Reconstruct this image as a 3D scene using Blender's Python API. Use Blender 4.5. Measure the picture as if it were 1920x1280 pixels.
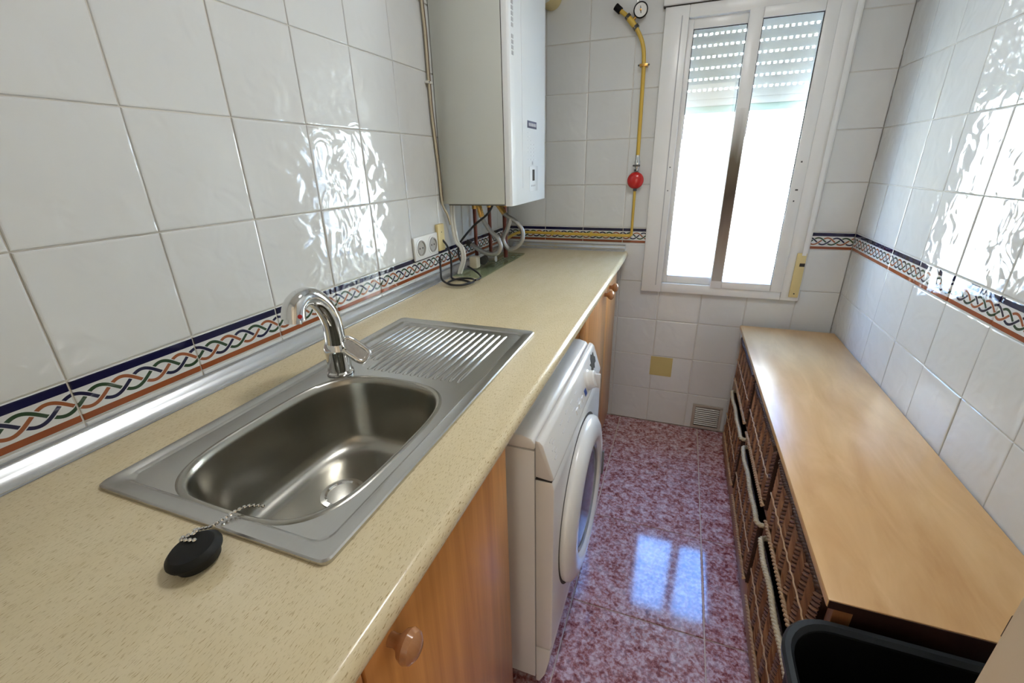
import bpy, bmesh, math, random
from mathutils import Vector, Matrix
random.seed(7)
for o in list(bpy.data.objects): bpy.data.objects.remove(o)
SC = bpy.context.scene
COL = SC.collection
PI = math.pi

# ------------------------------------------------------------------ camera
CAM = Vector((0.872, -0.2297, 1.3593)); YAW, PIT, ROL, FPX = -0.3632, 0.3793, -0.0246, 825.13
fw = Vector((math.sin(YAW)*math.cos(PIT), math.cos(YAW)*math.cos(PIT), -math.sin(PIT)))
rt = Vector((math.cos(YAW), -math.sin(YAW), 0)); up = rt.cross(fw)
r2 = math.cos(ROL)*rt + math.sin(ROL)*up; u2 = -math.sin(ROL)*rt + math.cos(ROL)*up
cd = bpy.data.cameras.new('camera'); cam = bpy.data.objects.new('camera', cd); COL.objects.link(cam)
cd.sensor_width = 36.0; cd.lens = FPX/1920*36.0; cd.clip_start = 0.02; cd.clip_end = 200
cam.matrix_world = Matrix(((r2.x,u2.x,-fw.x,CAM.x),(r2.y,u2.y,-fw.y,CAM.y),(r2.z,u2.z,-fw.z,CAM.z),(0,0,0,1)))
SC.camera = cam

# ------------------------------------------------------------------ world, sun, lights, exposure
SC.view_settings.view_transform = 'Standard'; SC.view_settings.look = 'None'
SC.view_settings.gamma = 1.0; SC.view_settings.use_curve_mapping = False
SC.view_settings.exposure = 0.18
wd = bpy.data.worlds.new('sky'); SC.world = wd; wd.use_nodes = True
wn = wd.node_tree; wn.nodes.clear()
tc = wn.nodes.new('ShaderNodeTexCoord'); sx = wn.nodes.new('ShaderNodeSeparateXYZ'); rp = wn.nodes.new('ShaderNodeValToRGB')
bg = wn.nodes.new('ShaderNodeBackground'); wo = wn.nodes.new('ShaderNodeOutputWorld')
wn.links.new(tc.outputs['Generated'], sx.inputs[0]); wn.links.new(sx.outputs['Z'], rp.inputs[0])
rp.color_ramp.elements[0].position = 0.0; rp.color_ramp.elements[0].color = (0.62, 0.80, 1.0, 1)
rp.color_ramp.elements[1].position = 0.6; rp.color_ramp.elements[1].color = (0.15, 0.39, 1.0, 1)
wn.links.new(rp.outputs[0], bg.inputs[0]); bg.inputs[1].default_value = 21.0
wn.links.new(bg.outputs[0], wo.inputs[0])

def light(name, kind, loc, rot, energy, color, size=None, size_y=None):
    d = bpy.data.lights.new(name, kind); d.energy = energy; d.color = color
    if kind == 'AREA':
        d.shape = 'RECTANGLE'; d.size = size; d.size_y = size_y
    o = bpy.data.objects.new(name, d); COL.objects.link(o); o.location = loc; o.rotation_euler = rot
    return o
sun = light('sun', 'SUN', (0, 0, 10), (math.radians(52), 0, math.radians(-20)), 42.0, (1.0, 0.90, 0.72)); sun.data.angle = 0.01
light('hall_fill_light', 'AREA', (0.55, -2.75, 1.35), (math.radians(90), 0, 0), 37.0, (1.0, 0.90, 0.74), 2.0, 1.9)  # unseen fill light added behind the camera to lift the room

# ------------------------------------------------------------------ materials
class NT:
    def __init__(s, name):
        s.m = bpy.data.materials.new(name); s.m.use_nodes = True; s.t = s.m.node_tree
        s.b = s.t.nodes['Principled BSDF']; s.out = s.t.nodes['Material Output']
    def n(s, typ, **kw):
        x = s.t.nodes.new(typ)
        for k, v in kw.items(): setattr(x, k, v)
        return x
    def l(s, a, b): s.t.links.new(a, b)
    def put(s, sock, v):
        if hasattr(v, 'is_output'): s.l(v, sock)
        else: sock.default_value = v
    def math(s, op, a, b=0.0, c=None):
        x = s.n('ShaderNodeMath', operation=op); s.put(x.inputs[0], a); s.put(x.inputs[1], b)
        if c is not None: s.put(x.inputs[2], c)
        return x.outputs[0]
    def mix(s, f, a, b):
        x = s.n('ShaderNodeMix', data_type='RGBA'); s.put(x.inputs[0], f)
        s.put(x.inputs[6], a if hasattr(a, 'is_output') else (*a[:3], 1)); s.put(x.inputs[7], b if hasattr(b, 'is_output') else (*b[:3], 1))
        return x.outputs[2]
    def noise(s, vec, scale, detail=3.0, rough=0.5, dist=0.0):
        x = s.n('ShaderNodeTexNoise'); s.l(vec, x.inputs['Vector']); x.inputs['Scale'].default_value = scale
        x.inputs['Detail'].default_value = detail; x.inputs['Roughness'].default_value = rough; x.inputs['Distortion'].default_value = dist
        return x.outputs['Fac']
    def ramp(s, f, stops):
        x = s.n('ShaderNodeValToRGB'); s.l(f, x.inputs[0]); e = x.color_ramp.elements
        while len(e) < len(stops): e.new(0.5)
        for q, (p, c) in zip(e, stops): q.position = p; q.color = (*c, 1)
        return x.outputs[0]
    def obj(s, scale=(1, 1, 1), rand=0.0):
        t = s.n('ShaderNodeTexCoord'); mp = s.n('ShaderNodeMapping'); s.l(t.outputs['Object'], mp.inputs[0]); mp.inputs['Scale'].default_value = scale
        if rand:
            oi = s.n('ShaderNodeObjectInfo'); v = s.n('ShaderNodeVectorMath', operation='SCALE'); 
            c = s.n('ShaderNodeCombineXYZ'); 
            for i in range(3): s.l(s.math('MULTIPLY', oi.outputs['Random'], rand*(1+0.37*i)), c.inputs[i])
            a = s.n('ShaderNodeVectorMath', operation='ADD'); s.l(mp.outputs[0], a.inputs[0]); s.l(c.outputs[0], a.inputs[1]); return a.outputs[0]
        return mp.outputs[0]
    def bump(s, h, strength, dist=0.01):
        x = s.n('ShaderNodeBump'); x.inputs['Strength'].default_value = strength; x.inputs['Distance'].default_value = dist
        s.l(h, x.inputs['Height']); s.l(x.outputs[0], s.b.inputs['Normal'])
    def set(s, color=None, rough=0.5, metal=0.0, spec=0.5, coat=0.0):
        if color is not None: s.put(s.b.inputs['Base Color'], color if hasattr(color, 'is_output') else (*color, 1))
        s.put(s.b.inputs['Roughness'], rough); s.b.inputs['Metallic'].default_value = metal
        s.b.inputs['Specular IOR Level'].default_value = spec; s.b.inputs['Coat Weight'].default_value = coat
        return s

M = {}
def plain(name, color, rough=0.5, metal=0.0, vary=0.06, scale=12.0, spec=0.5):
    k = NT(name); f = k.noise(k.obj(), scale, 3)
    c = k.mix(f, tuple(x*(1-vary) for x in color), tuple(min(1, x*(1+vary)) for x in color))
    k.set(c, rough, metal, spec); M[name] = k.m; return k

# glazed wall tile: white with rippled glaze
def tile_nodes(name):
    k = NT(name); v = k.obj(rand=60.0)
    f = k.noise(v, 4.0, 2); k.c = k.mix(f, (0.64, 0.645, 0.63), (0.70, 0.705, 0.69))
    h = k.noise(v, 17.0, 1.5, 0.45, 0.6); k.bump(h, 0.15, 0.02)
    k.set(k.c, 0.045, 0.0, 0.5); M[name] = k.m; return k
tile_nodes('glazed_tile')
k = tile_nodes('border_tile')
t = k.n('ShaderNodeTexCoord'); sp = k.n('ShaderNodeSeparateXYZ'); k.l(t.outputs['Object'], sp.inputs[0])
X, V = sp.outputs[0], sp.outputs[1]
th = k.math('MULTIPLY', X, 2*PI/0.1)
LAM, A, VC, HW, OW = 0.1, 0.0142, 0.037, 0.0029, 0.0043
sc_, mk_ = [], []
for i in range(3):
    ph = k.math('ADD', th, i*2*PI/3); y = k.math('MULTIPLY', k.math('COSINE', ph), A)
    sl = k.math('MULTIPLY', k.math('SINE', ph), A*2*PI/LAM)
    d = k.math('DIVIDE', k.math('ABSOLUTE', k.math('SUBTRACT', k.math('SUBTRACT', V, VC), y)), k.math('SQRT', k.math('ADD', k.math('MULTIPLY', sl, sl), 1.0)))
    mk_.append(k.math('LESS_THAN', d, HW))
    sc_.append(k.math('MULTIPLY', k.math('LESS_THAN', d, OW), k.math('ADD', k.math('SINE', k.math('MULTIPLY', ph, 2.0)), 2.0)))
best = k.math('MAXIMUM', k.math('MAXIMUM', sc_[0], sc_[1]), sc_[2])
col = k.c
for i, c in enumerate(((0.016, 0.016, 0.05), (0.30, 0.10, 0.04), (0.03, 0.062, 0.03))):
    win = k.math('MULTIPLY', k.math('GREATER_THAN', k.math('ADD', sc_[i], 1e-4), best), mk_[i])
    col = k.mix(win, col, c)
def band(v, a, b): return k.math('MULTIPLY', k.math('GREATER_THAN', v, a), k.math('LESS_THAN', v, b))
col = k.mix(band(V, 0.0585, 0.0725), col, (0.010, 0.010, 0.045)); col = k.mix(band(V, 0.0035, 0.0145), col, (0.27, 0.07, 0.024))
k.set(col, 0.06)

plain('grout', (0.66, 0.63, 0.57), 0.9, vary=0.12)
plain('plaster', (0.72, 0.70, 0.66), 0.9)
# floor: red and lilac mottled ceramic
k = NT('floor_ceramic'); v = k.obj(rand=9.0)
n1 = k.noise(v, 27.0, 6, 0.66, 0.15); n2 = k.noise(v, 85.0, 5, 0.62, 0.25)
c1 = k.ramp(n1, [(0.36, (0.16, 0.036, 0.042)), (0.46, (0.38, 0.14, 0.13)), (0.53, (0.53, 0.33, 0.36)), (0.62, (0.68, 0.55, 0.60))])
c2 = k.ramp(n2, [(0.39, (0.12, 0.026, 0.036)), (0.49, (0.43, 0.19, 0.18)), (0.60, (0.72, 0.58, 0.63))])
k.set(k.mix(0.55, c1, c2), 0.085); M['floor_ceramic'] = k.m
plain('floor_grout', (0.60, 0.48, 0.40), 0.9)
# laminate worktop
k = NT('worktop_laminate'); a = k.noise(k.obj((850, 120, 400)), 1.0, 3, 0.6); b = k.noise(k.obj((30, 9, 30)), 1.0, 3)
c = k.mix(b, (0.65, 0.545, 0.335), (0.76, 0.655, 0.44)); f = k.ramp(a, [(0.33, (0.0,)*3), (0.44, (1.0,)*3)])
cc = k.mix(f, (0.42, 0.31, 0.165), c); k.set(cc, 0.20); M['worktop_laminate'] = k.m
def wood(name, cdark, clight, sc3, rough=0.35):
    k = NT(name); a = k.noise(k.obj(sc3), 1.0, 4, 0.6, 0.6); b = k.noise(k.obj(tuple(x*0.22 for x in sc3)), 1.0, 2)
    f = k.math('ADD', k.math('MULTIPLY', a, 0.6), k.math('MULTIPLY', b, 0.5))
    k.set(k.ramp(f, [(0.36, cdark), (0.70, clight)]), rough); M[name] = k.m; return k
wood('cabinet_wood', (0.40, 0.155, 0.036), (0.72, 0.34, 0.11), (10, 34, 1.6), 0.28)
wood('chest_wood', (0.56, 0.315, 0.125), (0.76, 0.50, 0.245), (16, 3.5, 8), 0.30)
wood('chest_frame_wood', (0.20, 0.075, 0.026), (0.34, 0.15, 0.058), (20, 5, 8), 0.35)
wood('plinth_wood', (0.34, 0.16, 0.06), (0.48, 0.26, 0.115), (16, 4, 8), 0.4)
wood('dark_wood', (0.022, 0.006, 0.004), (0.05, 0.015, 0.008), (9, 9, 3), 0.5)  # near-black tone also carries the shade on the chest's near end
wood('knob_wood', (0.33, 0.145, 0.06), (0.46, 0.23, 0.11), (20, 60, 20), 0.12)
# metals
k = NT('brushed_steel'); a = k.noise(k.obj((400, 12, 400)), 1.0, 2); k.set(k.mix(a, (0.53, 0.52, 0.495), (0.58, 0.57, 0.545)), k.math('ADD', k.math('MULTIPLY', a, 0.05), 0.23), 1.0); M['brushed_steel'] = k.m
plain('ridge_steel', (0.66, 0.65, 0.62), 0.17, 1.0, 0.02); plain('bowl_steel', (0.41, 0.395, 0.35), 0.25, 1.0, 0.06, 5.0); plain('chrome', (0.72, 0.72, 0.71), 0.07, 1.0, 0.02); plain('aluminium', (0.74, 0.76, 0.77), 0.26, 0.85, 0.03)
plain('dark_metal', (0.10, 0.10, 0.10), 0.4, 0.8); plain('hose_steel', (0.46, 0.45, 0.43), 0.35, 0.85, 0.15, 200)
plain('copper', (0.15, 0.045, 0.03), 0.35, 0.7, 0.25, 40); plain('brass', (0.62, 0.36, 0.10), 0.25, 0.9, 0.1)
# plastics and paints
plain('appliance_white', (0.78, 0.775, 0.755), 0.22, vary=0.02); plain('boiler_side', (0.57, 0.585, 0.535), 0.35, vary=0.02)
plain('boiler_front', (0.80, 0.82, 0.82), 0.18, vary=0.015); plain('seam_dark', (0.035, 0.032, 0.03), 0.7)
plain('window_white', (0.78, 0.775, 0.755), 0.30, vary=0.03)
k = NT('backlit_shade'); t = k.n('ShaderNodeTexCoord'); sp = k.n('ShaderNodeSeparateXYZ'); k.l(t.outputs['Object'], sp.inputs[0])  # brown ramp puts the backlit stile's shade into its colour
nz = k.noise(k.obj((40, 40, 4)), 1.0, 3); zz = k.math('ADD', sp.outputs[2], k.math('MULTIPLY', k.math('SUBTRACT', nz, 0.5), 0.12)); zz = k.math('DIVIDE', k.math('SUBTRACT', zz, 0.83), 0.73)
k.set(k.ramp(zz, [(0.0, (0.42, 0.38, 0.34)), (0.28, (0.22, 0.16, 0.12)), (0.52, (0.06, 0.035, 0.02)), (0.72, (0.12, 0.09, 0.05)), (1.0, (0.74, 0.735, 0.715))]), 0.5); M['backlit_shade'] = k.m
plain('black_rubber', (0.006, 0.0065, 0.006), 0.55, spec=0.3); plain('black_plastic', (0.004, 0.004, 0.005), 0.6, spec=0.2); plain('rim_plastic', (0.014, 0.017, 0.020), 0.45, spec=0.35)
plain('black_cable', (0.012, 0.012, 0.013), 0.4); plain('white_cable', (0.70, 0.69, 0.63), 0.45); plain('cream_wire', (0.52, 0.45, 0.32), 0.5)
plain('brown_wire', (0.12, 0.075, 0.04), 0.5); plain('gas_yellow', (0.60, 0.39, 0.055), 0.35, vary=0.15); plain('red_paint', (0.50, 0.018, 0.015), 0.22)
plain('yellowed_plastic', (0.68, 0.55, 0.26), 0.45, vary=0.10); plain('socket_plastic', (0.74, 0.735, 0.70), 0.3); plain('socket_recess', (0.36, 0.34, 0.31), 0.5)
plain('print_grey', (0.42, 0.42, 0.43), 0.5); plain('print_navy', (0.06, 0.06, 0.12), 0.4); plain('print_blue', (0.05, 0.12, 0.42), 0.4); plain('print_pale', (0.66, 0.66, 0.67), 0.5)
plain('display_dark', (0.02, 0.03, 0.03), 0.1); plain('patch_dark', (0.022, 0.021, 0.019), 0.6, vary=0.5, scale=90)
plain('tape_yellow', (0.58, 0.47, 0.19), 0.6, vary=0.08); plain('vent_steel', (0.27, 0.25, 0.22), 0.35, 0.4, 0.2); plain('vent_frame', (0.44, 0.38, 0.32), 0.5)
plain('slat_pvc', (0.76, 0.75, 0.72), 0.5); plain('slat_end_green', (0.50, 0.62, 0.56), 0.5); plain('facade_paint', (0.80, 0.74, 0.62), 0.9, vary=0.05, scale=1.5)
plain('door_paint', (0.52, 0.46, 0.37), 0.4, vary=0.02); plain('porthole_grey', (0.30, 0.31, 0.32), 0.3); plain('gasket_grey', (0.16, 0.165, 0.17), 0.5)
k = NT('wicker'); g = k.n('ShaderNodeNewGeometry'); f = k.noise(k.obj((60, 60, 60)), 1.0, 3)
r = k.ramp(g.outputs['Random Per Island'], [(0.0, (0.12, 0.045, 0.018)), (0.5, (0.30, 0.125, 0.05)), (1.0, (0.50, 0.27, 0.13))])
k.set(k.mix(f, r, (0.22, 0.09, 0.04)), 0.42); M['wicker'] = k.m
plain('wicker_dark', (0.055, 0.022, 0.010), 0.7, vary=0.3, scale=60); plain('wicker_pale', (0.56, 0.46, 0.30), 0.5, vary=0.3, scale=70)
plain('wicker_cord', (0.44, 0.27, 0.14), 0.5, vary=0.2, scale=70)
# glass
def glass(name, tint, fmix):
    k = NT(name); tr = k.n('ShaderNodeBsdfTransparent'); tr.inputs[0].default_value = (*tint, 1); gl = k.n('ShaderNodeBsdfGlossy'); gl.inputs['Roughness'].default_value = 0.02
    fr = k.n('ShaderNodeLayerWeight'); fr.inputs['Blend'].default_value = 0.5; fz = k.math('ADD', k.math('MULTIPLY', k.math('POWER', fr.outputs['Facing'], 4.0), fmix), 0.04); mx = k.n('ShaderNodeMixShader'); k.l(fz, mx.inputs[0]); k.l(tr.outputs[0], mx.inputs[1]); k.l(gl.outputs[0], mx.inputs[2])
    k.l(mx.outputs[0], k.out.inputs[0]); k.t.nodes.remove(k.b); M[name] = k.m
glass('pane_glass', (0.95, 0.97, 0.96), 0.5); glass('green_glass', (0.87, 0.94, 0.90), 0.5)
k = plain('porthole_glass', (0.05, 0.08, 0.15), 0.16); 

# ------------------------------------------------------------------ mesh builder
class MB:
    def __init__(s): s.bm = bmesh.new()
    def face(s, vs):
        try: return s.bm.faces.new(vs)
        except ValueError: return None
    def box(s, a, b, bev=0.0, seg=2):
        t = s.bm if bev == 0 else bmesh.new()
        vs = [t.verts.new((x, y, z)) for z in (a[2], b[2]) for y in (a[1], b[1]) for x in (a[0], b[0])]
        for f in ((0,2,3,1),(4,5,7,6),(0,1,5,4),(2,6,7,3),(0,4,6,2),(1,3,7,5)): t.faces.new([vs[i] for i in f])
        if bev:
            bmesh.ops.bevel(t, geom=list(t.edges), offset=bev, segments=seg, affect='EDGES', profile=0.5); s.merge(t)
        return s
    def merge(s, t, mat=None):
        if mat: bmesh.ops.transform(t, matrix=mat, verts=t.verts)
        me = bpy.data.meshes.new('tmp'); t.to_mesh(me); t.free(); s.bm.from_mesh(me); bpy.data.meshes.remove(me); return s
    def prism(s, poly, y0, y1, axis='y', bev=0.0, seg=2):
        t = bmesh.new()
        def P(q, h): return {'y': (q[0], h, q[1]), 'x': (h, q[0], q[1]), 'z': (q[0], q[1], h)}[axis]
        a = [t.verts.new(P(q, y0)) for q in poly]; b = [t.verts.new(P(q, y1)) for q in poly]
        t.faces.new(a); t.faces.new(b[::-1]); n = len(a)
        for i in range(n): t.faces.new((a[i], b[i], b[(i+1) % n], a[(i+1) % n]))
        bmesh.ops.recalc_face_normals(t, faces=t.faces)
        if bev: bmesh.ops.bevel(t, geom=list(t.edges), offset=bev, segments=seg, affect='EDGES', profile=0.5, clamp_overlap=True)
        return s.merge(t)
    def loft(s, loops, cap0=True, cap1=True, closed=True):
        L = [[s.bm.verts.new(p) for p in lp] for lp in loops]; n = len(L[0])
        for a, b in zip(L, L[1:]):
            for i in range(n if closed else n-1): s.face((a[i], a[(i+1) % n], b[(i+1) % n], b[i]))
        if cap0: s.face(L[0][::-1])
        if cap1: s.face(L[-1])
        return s
    def tube(s, path, r, n=8, closed=False, flat=None):
        path = [Vector(p) for p in path]; m = len(path); rr = r if isinstance(r, (list, tuple)) else [r]*m
        T = []
        for i in range(m):
            a = path[(i-1) % m] if (closed or i > 0) else path[i]; b = path[(i+1) % m] if (closed or i < m-1) else path[i]
            T.append((b-a).normalized())
        u = T[0].orthogonal().normalized(); loops = []
        for i in range(m):
            u = (u - T[i]*u.dot(T[i])).normalized(); w = T[i].cross(u)
            loops.append([path[i] + (u*math.cos(2*PI*j/n) + w*math.sin(2*PI*j/n))*rr[i] for j in range(n)])
        if closed: loops.append(loops[0])
        return s.loft(loops, not closed, not closed)
    def lathe(s, prof, org, axis, n=24, cap0=True, cap1=True):
        ax = Vector(axis).normalized(); u = ax.orthogonal().normalized(); w = ax.cross(u); o = Vector(org)
        return s.loft([[o + ax*h + (u*math.cos(2*PI*j/n) + w*math.sin(2*PI*j/n))*max(r, 1e-5) for j in range(n)] for r, h in prof], cap0, cap1)
    def mesh(s, name, mat, sharp=35.0):
        bmesh.ops.remove_doubles(s.bm, verts=s.bm.verts, dist=1e-6); bmesh.ops.recalc_face_normals(s.bm, faces=s.bm.faces)
        me = bpy.data.meshes.new(name); s.bm.to_mesh(me); s.bm.free(); me.materials.append(M[mat])
        for p in me.polygons: p.use_smooth = True
        me.set_sharp_from_angle(angle=math.radians(sharp)); return me
    def build(s, name, mat, parent=None, sharp=35.0, loc=None):
        o = bpy.data.objects.new(name, s.mesh(name, mat, sharp)); COL.objects.link(o)
        if loc: o.location = loc
        if parent: o.parent = parent
        return o
def obj_of(me, name, parent=None, mat=None):
    o = bpy.data.objects.new(name, me); COL.objects.link(o)
    if parent: o.parent = parent
    if mat is not None: o.matrix_local = mat
    return o
def tag(o, label, cat, group=None, kind=None):
    o['label'] = label; o['category'] = cat
    if group: o['group'] = group
    if kind: o['kind'] = kind
    return o
def struct(o, label=None, cat=None):
    o['kind'] = 'structure'
    if label: o['label'] = label
    if cat: o['category'] = cat
    return o
def empty(name, loc=(0, 0, 0), label=None, cat=None, group=None):
    o = bpy.data.objects.new(name, None); COL.objects.link(o); o.location = loc; o.empty_display_size = 0.05
    if label: tag(o, label, cat, group)
    return o
def smooth(pts, k=8, closed=False):
    P = [Vector(p) for p in pts]; out = []; n = len(P)
    for i in range(n if closed else n-1):
        g = (lambda j: P[j % n]) if closed else (lambda j: P[max(0, min(n-1, j))])
        a, b, c, d = g(i-1), g(i), g(i+1), g(i+2)
        for q in range(k):
            t = q/k; out.append(0.5*((2*b) + (c-a)*t + (2*a-5*b+4*c-d)*t*t + (3*b-a-3*c+d)*t**3))
    if not closed: out.append(P[-1])
    return out
def rope(mb, path, R, r, twist, n=6, closed=True, strands=2):
    path = [Vector(p) for p in path]; m = len(path); L = 0
    for s_ in range(strands):
        pts = []; L = 0.0; u = None
        for i in range(m):
            a = path[(i-1) % m] if closed or i else path[i]; b = path[(i+1) % m] if closed or i < m-1 else path[i]
            T = (b-a).normalized(); 
            if i: L += (path[i]-path[i-1]).length
            ref = Vector((0, 0, 1)); w = T.cross(ref).normalized(); v = w.cross(T)
            an = 2*PI*(L/twist + s_/strands); pts.append(path[i] + (w*math.cos(an) + v*math.sin(an))*R)
        mb.tube(pts, r, n, closed)
    return mb
def resample(pts, step, closed=False):
    P = [Vector(p) for p in pts]; 
    if closed: P.append(P[0].copy())
    out = [P[0].copy()]; acc = 0
    for a, b in zip(P, P[1:]):
        d = (b-a).length; t = step-acc
        while t <= d: out.append(a.lerp(b, t/d)); t += step
        acc = d-(t-step)
    if closed and (out[-1]-out[0]).length < step*0.5: out.pop()
    return out
def rrect(x0, x1, y0, y1, r, z, n=6):
    out = []
    for cx, cy, a0 in ((x1-r, y1-r, 0), (x0+r, y1-r, 90), (x0+r, y0+r, 180), (x1-r, y0+r, 270)):
        for i in range(n+1):
            a = math.radians(a0+90*i/n); out.append((cx+r*math.cos(a), cy+r*math.sin(a), z))
    return out

# ------------------------------------------------------------------ room shell
L, W, Y0, HC = 2.0507, 1.5717, -0.62, 2.40
TP, GP = 0.2, 0.0026          # tile pitch, joint
ZB0, ZB1 = 0.988, 1.0634      # border tile
tile_cache = {}
def tile_mesh(w, h, matname):
    key = (round(w, 4), round(h, 4), matname)
    if key not in tile_cache:
        d = GP/2; loops = []
        for ins, z in ((0, -0.005), (0, -0.0016), (0.0012, -0.0004), (0.0035, 0.0)):
            loops.append([(d+ins, d+ins, z), (w-d-ins, d+ins, z), (w-d-ins, h-d-ins, z), (d+ins, h-d-ins, z)])
        tile_cache[key] = MB().loft(loops, False, True).mesh('tile', matname, 4)
    return tile_cache[key]
def cuts(start, lo, hi, pitch=TP):
    c = [lo]; k_ = math.ceil((lo-start)/pitch - 1e-6)
    while start+k_*pitch < hi-1e-4:
        if start+k_*pitch > lo+0.004: c.append(start+k_*pitch)
        k_ += 1
    return c+[hi]
ROWS = [(0, .2), (.2, .4), (.4, .6), (.6, .8), (.8, ZB0), (ZB0, ZB1)] + [(ZB1+.2*i, min(HC, ZB1+.2*(i+1))) for i in range(7)]
def tile_wall(wall, origin, ud, nd, ucuts, rows, skip=None):
    u = Vector(ud); n = Vector(nd); v = Vector((0, 0, 1)); flip = u.cross(v).dot(n) < 0
    for a, b in zip(ucuts, ucuts[1:]):
        for z0, z1 in rows:
            if z1-z0 < 0.02 or (skip and skip(a, b, z0, z1)): continue
            brd = z0 == ZB0; me = tile_mesh(b-a, z1-z0, 'border_tile' if brd else 'glazed_tile')
            jit = random.uniform(-0.0006, 0.0006)
            if flip: e1, org = -u, Vector(origin)+u*b+v*z0+n*jit
            else: e1, org = u, Vector(origin)+u*a+v*z0+n*jit
            # tiny tilt of each tile as laid by hand
            R = Matrix((( e1.x, v.x, n.x), (e1.y, v.y, n.y), (e1.z, v.z, n.z))).to_4x4()
            tl = Matrix.Rotation(random.gauss(0, 0.0022), 4, 'X') @ Matrix.Rotation(random.gauss(0, 0.0022), 4, 'Y')
            obj_of(me, 'border_tile' if brd else 'tile', wall, Matrix.Translation(org) @ R @ tl)
B = 0.0045
wl = struct(MB().box((-0.12, Y0-0.1, 0), (-B+0.0015, L+0.2, HC)).build('wall_left', 'grout'))
wr = struct(MB().box((W+B-0.0015, Y0-0.1, 0), (W+0.12, L+0.2, HC)).build('wall_right', 'grout'))
HX0, HX1, HZ0, HZ1 = 0.812, 1.402, 0.802, 1.93
wb = MB(); yb0, yb1 = L+B-0.0015, L+0.2
wb.box((0, yb0, 0), (HX0, yb1, HC)); wb.box((HX1, yb0, 0), (W, yb1, HC)); wb.box((HX0, yb0, 0), (HX1, yb1, HZ0)); wb.box((HX0, yb0, HZ1), (HX1, yb1, HC))
wb = struct(wb.build('wall_back', 'grout'))
rw = MB(); DX0, DX1, DZ = 0.74, 1.54, 2.06
rw.box((0, Y0-0.1, 0), (DX0, Y0, HC)); rw.box((DX1, Y0-0.1, 0), (W, Y0, HC)); rw.box((DX0, Y0-0.1, DZ), (DX1, Y0, HC))
struct(rw.build('wall_rear', 'plaster'))
struct(MB().box((-0.12, Y0-0.1, HC), (W+0.12, L+0.2, HC+0.1)).build('ceiling', 'plaster'))
hall = MB(); hx0, hx1, hy0 = -0.5, 2.2, -2.95
hall.box((hx0-0.1, hy0-0.1, 0), (hx1+0.1, hy0, HC)); hall.box((hx0-0.1, hy0, 0), (hx0, Y0-0.1, HC)); hall.box((hx1, hy0, 0), (hx1+0.1, Y0-0.1, HC))
hall.box((hx0-0.1, hy0-0.1, HC), (hx1+0.1, Y0-0.1, HC+0.1)); hall.box((hx0, Y0-0.1, 0), (-0.12, Y0-0.05, HC)); hall.box((W+0.12, Y0-0.1, 0), (hx1, Y0-0.05, HC))
struct(hall.build('wall_hall_added', 'plaster'))  # unseen hall shell, added to keep the sun out of the doorway
fl = struct(MB().box((-0.6, hy0-0.1, -0.12), (hx1+0.1, L+0.2, -0.004)).build('floor', 'floor_grout'))
FT = 0.4125
fx = [1.079+FT*i for i in range(-3, 3)]; fy = [0.823+FT*i for i in range(-4, 4)]
for i in range(len(fx)-1):
    for j in range(len(fy)-1):
        a, b, c, d = max(0, fx[i]), min(W, fx[i+1]), max(Y0, fy[j]), min(L, fy[j+1])
        if b-a < 0.02 or d-c < 0.02: continue
        g = 0.0022; key = ('f', round(b-a, 4), round(d-c, 4))
        if key not in tile_cache:
            w_, h_ = b-a, d-c
            tile_cache[key] = MB().loft([[(g+q, g+q, z), (w_-g-q, g+q, z), (w_-g-q, h_-g-q, z), (g+q, h_-g-q, z)] for q, z in ((0, -0.006), (0, -0.001), (0.002, 0))], False, True).mesh('floor_tile', 'floor_ceramic', 4)
        obj_of(tile_cache[key], 'floor_tile', fl, Matrix.Translation((a, c, 0)))
tile_wall(wl, (0, 0, 0), (0, 1, 0), (1, 0, 0), cuts(0.1043, Y0, L), [r for r in ROWS if r[1] > 0.85])
tile_wall(wr, (W, 0, 0), (0, 1, 0), (-1, 0, 0), cuts(L-0.1955, Y0, L), ROWS)
tile_wall(wb, (0, L, 0), (1, 0, 0), (0, -1, 0), cuts(0.8084, 0, W), ROWS, lambda a, b, z0, z1: a > 0.7 and b < 1.42 and z0 > 0.75)

# ------------------------------------------------------------------ window
win = struct(MB().box((0.720, L-0.022, 0.757), (0.815, L-0.001, 1.945), 0.003).box((1.338, L-0.022, 0.757), (1.412, L-0.001, 1.945), 0.003)
      .box((0.815, L-0.022, 0.757), (1.338, L-0.001, 0.803), 0.003).box((0.815, L-0.022, 1.900), (1.338, L-0.001, 1.945), 0.003)
      .box((0.812, L-0.001, 0.802), (0.826, L+0.16, 1.93)).box((1.388, L-0.001, 0.802), (1.402, L+0.16, 1.93)).box((0.826, L-0.001, 0.802), (1.388, L+0.19, 0.815)).box((0.826, L-0.001, 1.915), (1.388, L+0.16, 1.93)).build('window_1', 'window_white'))
MB().box((0.712, L-0.035, 1.948), (1.425, L-0.001, 2.20), 0.004).build('shutter_box', 'window_white', win)
MB().box((0.712, L-0.024, 1.9445), (1.425, L-0.002, 1.9485)).build('box_joint', 'seam_dark', win)
MB().box((0.786, L-0.0235, 0.792), (0.790, L-0.0215, 1.91)).build('frame_groove', 'print_grey', win)
MB().box((1.3365, L-0.0232, 0.77), (1.3385, L-0.0215, 1.94)).build('frame_groove', 'print_grey', win)
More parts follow.
